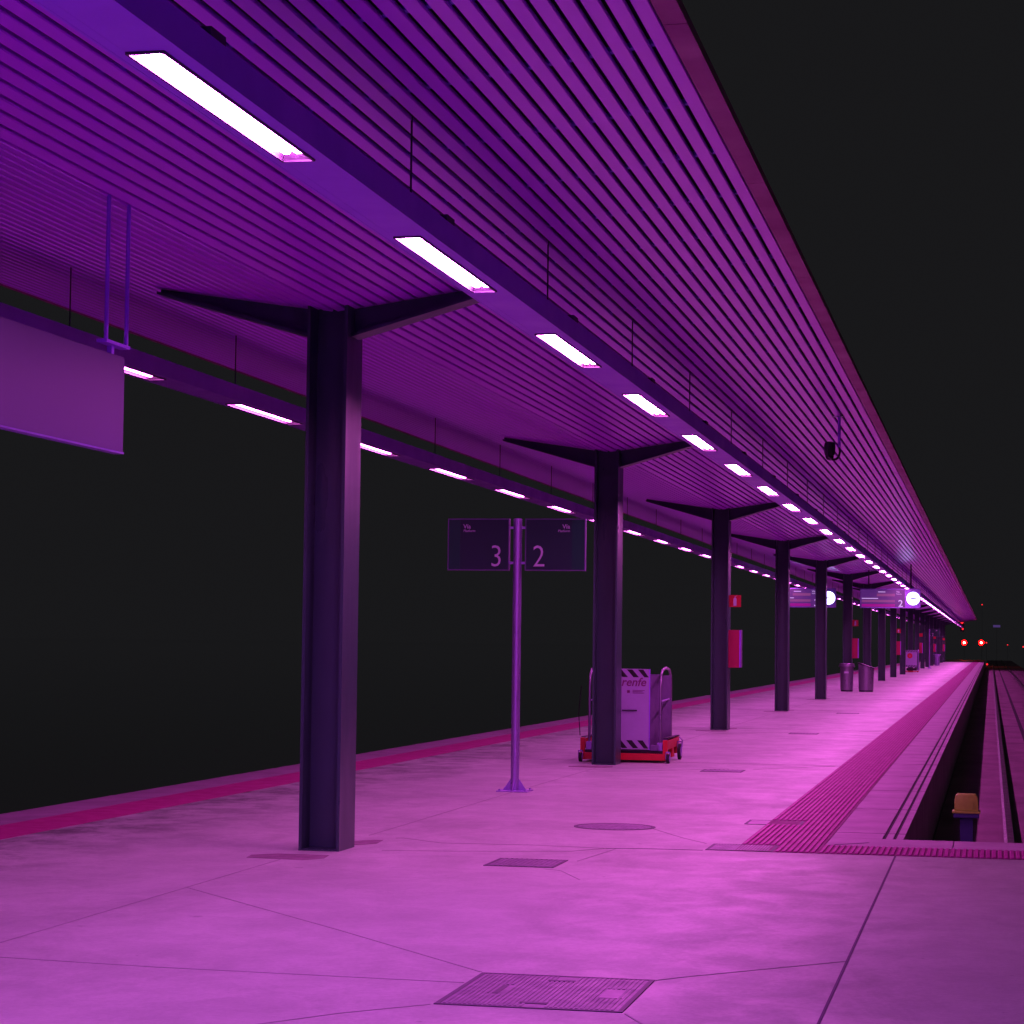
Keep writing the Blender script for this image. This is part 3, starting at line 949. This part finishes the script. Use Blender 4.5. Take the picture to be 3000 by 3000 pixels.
# ------------------------------------------------------------------ hanging departure displays with clocks
def display(x0, x1, label, num, right):
    t = thing('departure_display', label, 'departure display', (0, 75.0, 0), 0, 'departure displays hung across the platform')
    z0, z1 = 2.755, 3.395
    bd = MB().box(x0, x1, -0.09, 0.09, z0, z1).obj('case', 'sign_purple', t, bevel=0.01)
    MB().box(x0 + 0.02, x1 - 0.50, -0.0945, -0.0925, z0 + 0.03, z1 - 0.03).obj('screen', 'sign_glow', bd)
    cx = x1 - 0.235
    c = MB().disc((cx, -0.112, 3.072), 0.215, 36, 'y', 0.02).obj('clock', 'clock_face', t)
    MB().tube([(cx, -0.100, 3.072), (cx, -0.0915, 3.072)], 0.225, 36).obj('bezel', 'bin_dark', c)
    MB().box(cx - 0.02, cx + 0.10, -0.1165, -0.1130, 3.053, 3.091).obj('minute_hand', 'black_paint', c)
    MB().box(cx - 0.075, cx + 0.02, -0.1195, -0.1168, 3.050, 3.094).obj('hour_hand', 'black_paint', c)
    tx = x1 - 0.78
    text('lettering', 'V\u00eda', 'sign_text_glow', 0.085, (tx, -0.0965, 3.262), bd)
    text('lettering', 'Platform', 'sign_text_glow', 0.05, (tx, -0.0965, 3.20), bd)
    text('number', num, 'sign_text_glow', 0.32, (tx + 0.06, -0.0965, 2.80), bd, offset=0.004)
    w = x1 - x0
    for a, b, za, zb, mm in ((0.30, 0.42, 3.27, 3.295, 'sign_text_glow'), (0.28, 0.58, 3.14, 3.225, 'sign_bar_pink'), (0.03, 0.30, 3.055, 3.08, 'sign_text_glow'),
                             (0.03, 0.58, 2.945, 3.02, 'sign_bar_pink'), (0.03, 0.58, 2.80, 2.885, 'sign_bar_magenta')):
        MB().box(x0 + a * w, x0 + b * w, -0.0975, -0.0947, za, zb).obj('display_line', mm, bd)
    for hx in (x0 + 0.28, x1 - 0.31):
        MB().tube([(hx, 0, z1), (hx, 0, ceil_z(hx) + 0.02)], 0.022, 8).obj('hanger_rod', 'bin_dark', t)
    return t


display(-4.20, -2.245, 'hanging purple departure display with a white clock and the number 2', '2', True)
display(-6.95, -4.99, 'hanging purple departure display with a white clock, left, behind the fourth and fifth columns', '3', False)

# ------------------------------------------------------------------ surveillance camera
t = thing('surveillance_camera', 'dark surveillance camera hung from the right side of the canopy', 'camera', (-1.81, 27.7, 0))
zc = ceil_z(-1.81)
MB().box(-0.10, 0.06, -0.04, 0.04, zc - 0.014, zc - 0.003).obj('mounting_plate', 'galvanised', t)
MB().tube([(0, 0, zc - 0.014), (0, 0, 3.92)], 0.019, 10).obj('pole', 'trough_blue', t, smooth=True)
MB().lathe([(0.03, 3.99), (0.062, 3.975), (0.070, 3.93), (0.066, 3.86), (0.055, 3.82), (0.03, 3.805)], -0.115, 0, 18).obj('housing', 'bin_dark', t, smooth=True)
MB().lathe([(0.052, 3.815), (0.045, 3.785), (0.025, 3.768), (0.005, 3.762)], -0.115, 0, 18).obj('dome', 'lens_glass', t, smooth=True)
MB().tube([(0, 0, 3.93), (0.008, 0, 3.87), (-0.002, 0, 3.81), (-0.035, 0, 3.775), (-0.08, 0.0, 3.77), (-0.125, -0.075, 3.80), (-0.13, -0.078, 3.90)], 0.013, 8).obj('bracket', 'clip_dark', t, smooth=True)

# ------------------------------------------------------------------ yellow box on a post at the end of the track
t = thing('junction_box', 'yellow domed junction box on a post at the end of the track', 'junction box', (-0.19, 18.45, 0))
b = 0.108
bx = MB()
bx.prism([(-0.092, 0.205), (0.092, 0.205), (0.091, 0.285), (0.086, 0.318), (0.070, 0.335), (-0.070, 0.335), (-0.086, 0.318), (-0.091, 0.285)], 'y', -0.085, 0.085)
bx.obj('hood', 'yellow_paint', t, bevel=0.007, smooth=True)
MB().box(-0.110, 0.110, -0.10, 0.10, 0.186, 0.204).obj('lip', 'yellow_paint', t, bevel=0.006)
MB().box(-0.100, 0.100, -0.09, 0.09, 0.150, 0.185).obj('collar', 'box_blue', t, bevel=0.006)
MB().box(0.045, 0.055, -0.095, -0.086, 0.225, 0.275).obj('latch', 'yellow_paint', t)
MB().prism([(-0.02, TR + 0.02), (0.05, TR + 0.02), (0.05, 0.149), (-0.05, 0.149), (-0.05, 0.02)], 'y', -0.03, 0.03).obj('post', 'box_blue', t)
MB().box(-0.10, 0.10, -0.10, 0.10, TR, TR + 0.019).obj('base_plate', 'steel', t)

# ------------------------------------------------------------------ railway signals and far lights
def signal(x, y, z, r, label, m='signal_red', post=True):
    t = thing('railway_signal', label, 'signal', (x, y, 0), 0, 'red railway signals beyond the platform')
    MB().disc((0, 0.0, z), r * 1.2, 24, 'y', 0.12).obj('housing', 'galvanised', t)
    MB().disc((0, -0.06, z), r, 20, 'y', 0.05).obj('lens', m, t)  # on the bright pair this disc is enlarged to imitate the red halo
    if m == 'signal_red':
        MB().disc((0, -0.08, z), r * 0.42, 16, 'y', 0.015).obj('lamp', 'signal_core', t)
    if post:
        MB().tube([(0, 0.2, TR), (0, 0.2, z + r)], 0.012, 6).obj('post', 'clip_dark', t)
    return t


signal(-3.22, 286.0, 2.08, 0.30, 'bright red railway signal left of the pair beyond the platform end')
signal(-1.15, 286.0, 2.10, 0.30, 'bright red railway signal right of the pair beyond the platform end')
signal(-0.53, 288.0, 2.12, 0.09, 'small dim red signal just right of the bright pair', 'signal_red_dim')
signal(2.13, 300.0, 1.90, 0.07, 'tiny red signal far off over the right-hand track', 'signal_red_dim')
signal(4.11, 300.0, 1.66, 0.10, 'small red signal at the right-hand picture edge', 'signal_red_dim')
signal(-1.04, 281.0, 6.72, 0.07, 'tiny red light high in the dark above the platform end', 'signal_red_dim')
signal(-0.44, 281.0, -0.52, 0.11, 'small red ground signal beside the track at the platform end', 'signal_red_dim', False)
t = thing('glowing_disc_pair', 'pair of small red glowing discs on a dark board at the far canopy end', 'signal', (-2.93, 241.0, 0))
MB().box(-0.20, 0.20, 0.0, 0.1, 3.15, 4.35).obj('backboard', 'black_paint', t)  # board and hanger added to carry the two small red discs
MB().disc((-0.02, -0.06, 4.10), 0.15, 16, 'y', 0.05).obj('lens', 'signal_red_dim', t)
MB().disc((0.06, -0.06, 3.42), 0.10, 16, 'y', 0.05).obj('lens', 'signal_red_dim', t)
MB().tube([(0, 0.05, 4.35), (0, 0.05, 4.6)], 0.03, 6).obj('hanger', 'galvanised', t)
t = thing('lit_sign_box', 'faint violet lit box far away over the dark tracks', 'light box', (0.75, 300.0, 0))
MB().box(-0.45, 0.45, 0, 0.2, 4.15, 4.45).obj('case', 'far_violet', t)
MB().tube([(0, 0.1, TR), (0, 0.1, 4.15)], 0.012, 6).obj('post', 'clip_dark', t)
